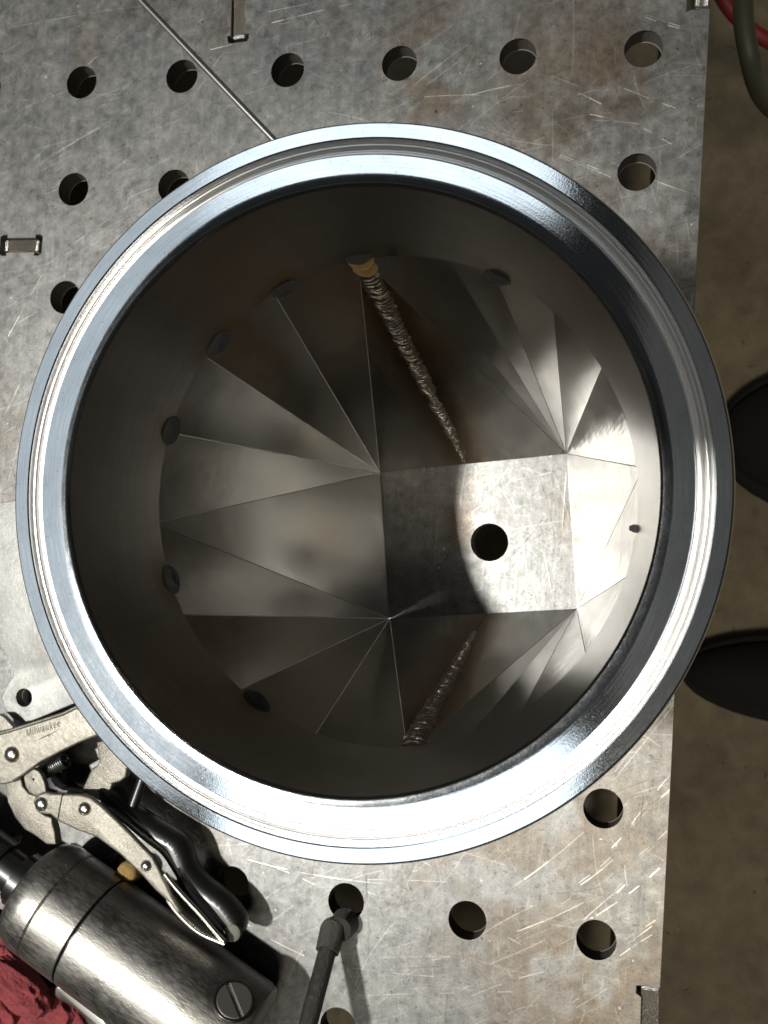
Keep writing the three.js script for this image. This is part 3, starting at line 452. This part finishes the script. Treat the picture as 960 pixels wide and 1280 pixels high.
// ---------- red rag ----------
const terry = fine.clone(); terry.repeat.set(5, 4); terry.needsUpdate = true;
{
  const o = thing('shop_rag', 'crumpled red terry cloth rag in the bottom left corner', 'rag');
  const lump = (px, py, h, rx, ry, rz, seed, rot) => {
    const g = new THREE.SphereGeometry(1, 90, 60), p = g.attributes.position, c = at(px, py, h);
    for (let i = 0; i < p.count; i++) {
      const x = p.getX(i), y = p.getY(i), z = p.getZ(i), f = 1 + 0.22 * (1 - 2 * Math.abs(perlin.noise(x * 1.6 + seed, y * 1.6, z * 1.6))) + 0.06 * (1 - 2 * Math.abs(perlin.noise(x * 3 + seed, y * 4, z * 4 + seed))) + 0.05 * perlin.noise(x * 22, y * 22, z * 22 + seed) + 0.03 * perlin.noise(x * 50, y * 50, z * 50);
      const X = x * rx * f, Z = z * rz * f, cs = Math.cos(rot), sn = Math.sin(rot); p.setXYZ(i, c.x + X * cs - Z * sn, Math.max(0.0005, c.y + y * ry * f), c.z + X * sn + Z * cs);
    }
    g.computeVertexNormals(); return g;
  };
  part('cloth', merge([lump(14, 1226, 0.018, 0.017, 0.008, 0.007, 1.3, 0.5), lump(-6, 1252, 0.014, 0.020, 0.010, 0.008, 4.1, 0.7), lump(58, 1272, 0.009, 0.016, 0.009, 0.010, 7.7, 0.25), lump(10, 1290, 0.012, 0.026, 0.009, 0.010, 9.2, 0.1), lump(-25, 1215, 0.012, 0.02, 0.01, 0.02, 12.2, 0.1)]), std({ color: rgb(0.30, 0.045, 0.055), roughness: 1, bumpMap: terry, bumpScale: 0.001, map: blotch }), o);
}

// ---------- clamp lever ----------
{
  const o = thing('lever_handle', 'dark round steel lever with a rounded knuckle leaning over the table at bottom', 'lever');
  const m = std({ color: rgb(0.065, 0.063, 0.058), metalness: 0.85, roughness: 0.42, bumpMap: fine, bumpScale: 0.0006 });
  const a = at(416, 1163, 0.0075), b = at(372, 1330, 0.042), d = V().subVectors(b, a).normalize();
  part('bar', rod(a, b, 0.0036, 24), m, o);
  const k = merge([new THREE.SphereGeometry(0.0052, 28, 18).translate(a.x, a.y, a.z), rod(a, a.clone().addScaledVector(d, 0.0085), 0.0052, 28, 0.0047), rod(a.clone().add(V(0.003, -0.0075, -0.001)), a.clone().add(V(0.003, 0.001, -0.001)), 0.0058, 28, 0.0048)]);
  part('knuckle', k, m, o);
}

// ---------- hoses and boots on the floor ----------
{
  const hose = (name, label, pts, r, col) => { const o = thing(name, label, 'hose'); const c = new THREE.CatmullRomCurve3(pts.map(([x, y, h]) => at(x, y, h))); part('hose_line', new THREE.TubeGeometry(c, 120, r, 16), std({ color: col, roughness: 0.55 }), o); };
  hose('green_hose', 'dark green rubber hose looping at the upper right corner over the floor', [[925, -120, -0.45], [929, -30, -0.45], [930, 30, -0.45], [938, 75, -0.46], [950, 115, -0.5], [975, 140, -0.55], [1030, 130, -0.6]], 0.0085, rgb(0.06, 0.065, 0.045));
  hose('red_hose', 'dark red hose crossing behind the green hose at the upper right corner', [[880, -60, -0.6], [905, 0, -0.6], [925, 25, -0.61], [955, 48, -0.62], [1000, 66, -0.64], [1060, 70, -0.66]], 0.0075, rgb(0.22, 0.02, 0.025));
  const boot = (label, x, y, len, wid) => {
    const o = thing('work_boot', label, 'boot', undefined), p = at(x, y, FLOOR);
    const upper = new THREE.SphereGeometry(1, 48, 30), q = upper.attributes.position;
    for (let i = 0; i < q.count; i++) { const X = q.getX(i), Y = q.getY(i), Z = q.getZ(i), back = sm(-0.4, 0.6, X); q.setXYZ(i, p.x + len * 0.5 * (X + 1), FLOOR + 0.03 + Math.max(0, Y + 0.1) * (0.055 + 0.09 * back), p.z + Z * wid * 0.5 * (1 - 0.12 * (1 - back))); }
    upper.computeVertexNormals();
    part('boot_upper', upper, std({ color: rgb(0.008, 0.008, 0.009), roughness: 0.9 }), o);
    const s = new THREE.Shape(); for (let i = 0; i <= 40; i++) { const a = i / 40 * Math.PI * 2, ex = Math.cos(a), ez = Math.sin(a); const X = p.x + len * 0.5 * (ex + 1), Z = p.z + ez * wid * 0.5; i ? s.lineTo(X, -Z) : s.moveTo(X, -Z); }
    const g = new THREE.ExtrudeGeometry(s, { depth: 0.026, bevelEnabled: true, bevelThickness: 0.003, bevelSize: 0.003, bevelSegments: 2 }); g.rotateX(-Math.PI / 2); g.translate(0, FLOOR + 0.003, 0); part('boot_sole', g, std({ color: rgb(0.008, 0.008, 0.008), roughness: 0.9 }), o);
  };
  boot('rounded black boot toe on the floor beside the right rim of the flange', 898, 548, 0.29, 0.18);
  boot('rounded black boot toe on the floor below the first, at lower right of the flange', 852, 835, 0.29, 0.10);
}

// ---------- the phone that took the picture, above the frame: its shadow lies in the duct ----------
{
  const o = thing('phone', 'black phone held level above the right half of the flange', 'phone');
  o.position.set(0.152, 0.404, 0.163); o.rotation.y = -0.14;
  part('phone_body', new RoundedBoxGeometry(0.158, 0.008, 0.066, 4, 0.0035), std({ color: rgb(0.02, 0.02, 0.022), roughness: 0.4 }), o);
}

// ---------- lamps, outside the frame ----------
{
  const glow = (c, k) => std({ color: rgb(0.2, 0.2, 0.2), emissive: new THREE.Color(...c), emissiveIntensity: k, roughness: 0.6 });
  const w = thing('work_lamp', 'small square work lamp shining down from the left above the table', 'lamp');
  const dir = V().subVectors(KEY_AIM, KEY).normalize(); w.position.copy(KEY).addScaledVector(dir, -0.004); w.quaternion.setFromUnitVectors(V(0, -1, 0), dir);
  part('lamp_face', new THREE.BoxGeometry(KEY_SIZE, 0.004, KEY_SIZE), glow([1, 0.97, 0.9], 1), w);
  part('lamp_housing', new RoundedBoxGeometry(KEY_SIZE + 0.02, 0.03, KEY_SIZE + 0.02, 2, 0.004).translate(0, 0.0175, 0), steelDark, w);
  for (const [p, wd, l, k] of PANELS) {
    const t = thing('ceiling_lamp', ['white ceiling panel lamp toward the lower edge of the table', 'white ceiling panel lamp toward the upper edge of the table', 'long white ceiling panel lamp, far to the left', 'nearly dark ceiling panel lamp at the right'][PANELS.findIndex((q) => q[0] === p)], 'lamp');
    t.position.copy(p).y += 0.006;
    part('lamp_face', new THREE.BoxGeometry(wd, 0.008, l), glow([0.86, 0.95, 1], Math.min(1, k)), t);
    part('lamp_housing', new RoundedBoxGeometry(wd + 0.06, 0.06, l + 0.06, 2, 0.01).translate(0, 0.035, 0), std({ color: rgb(0.2, 0.2, 0.2), roughness: 0.5 }), t);
  }
}
renderer.render(scene, camera);
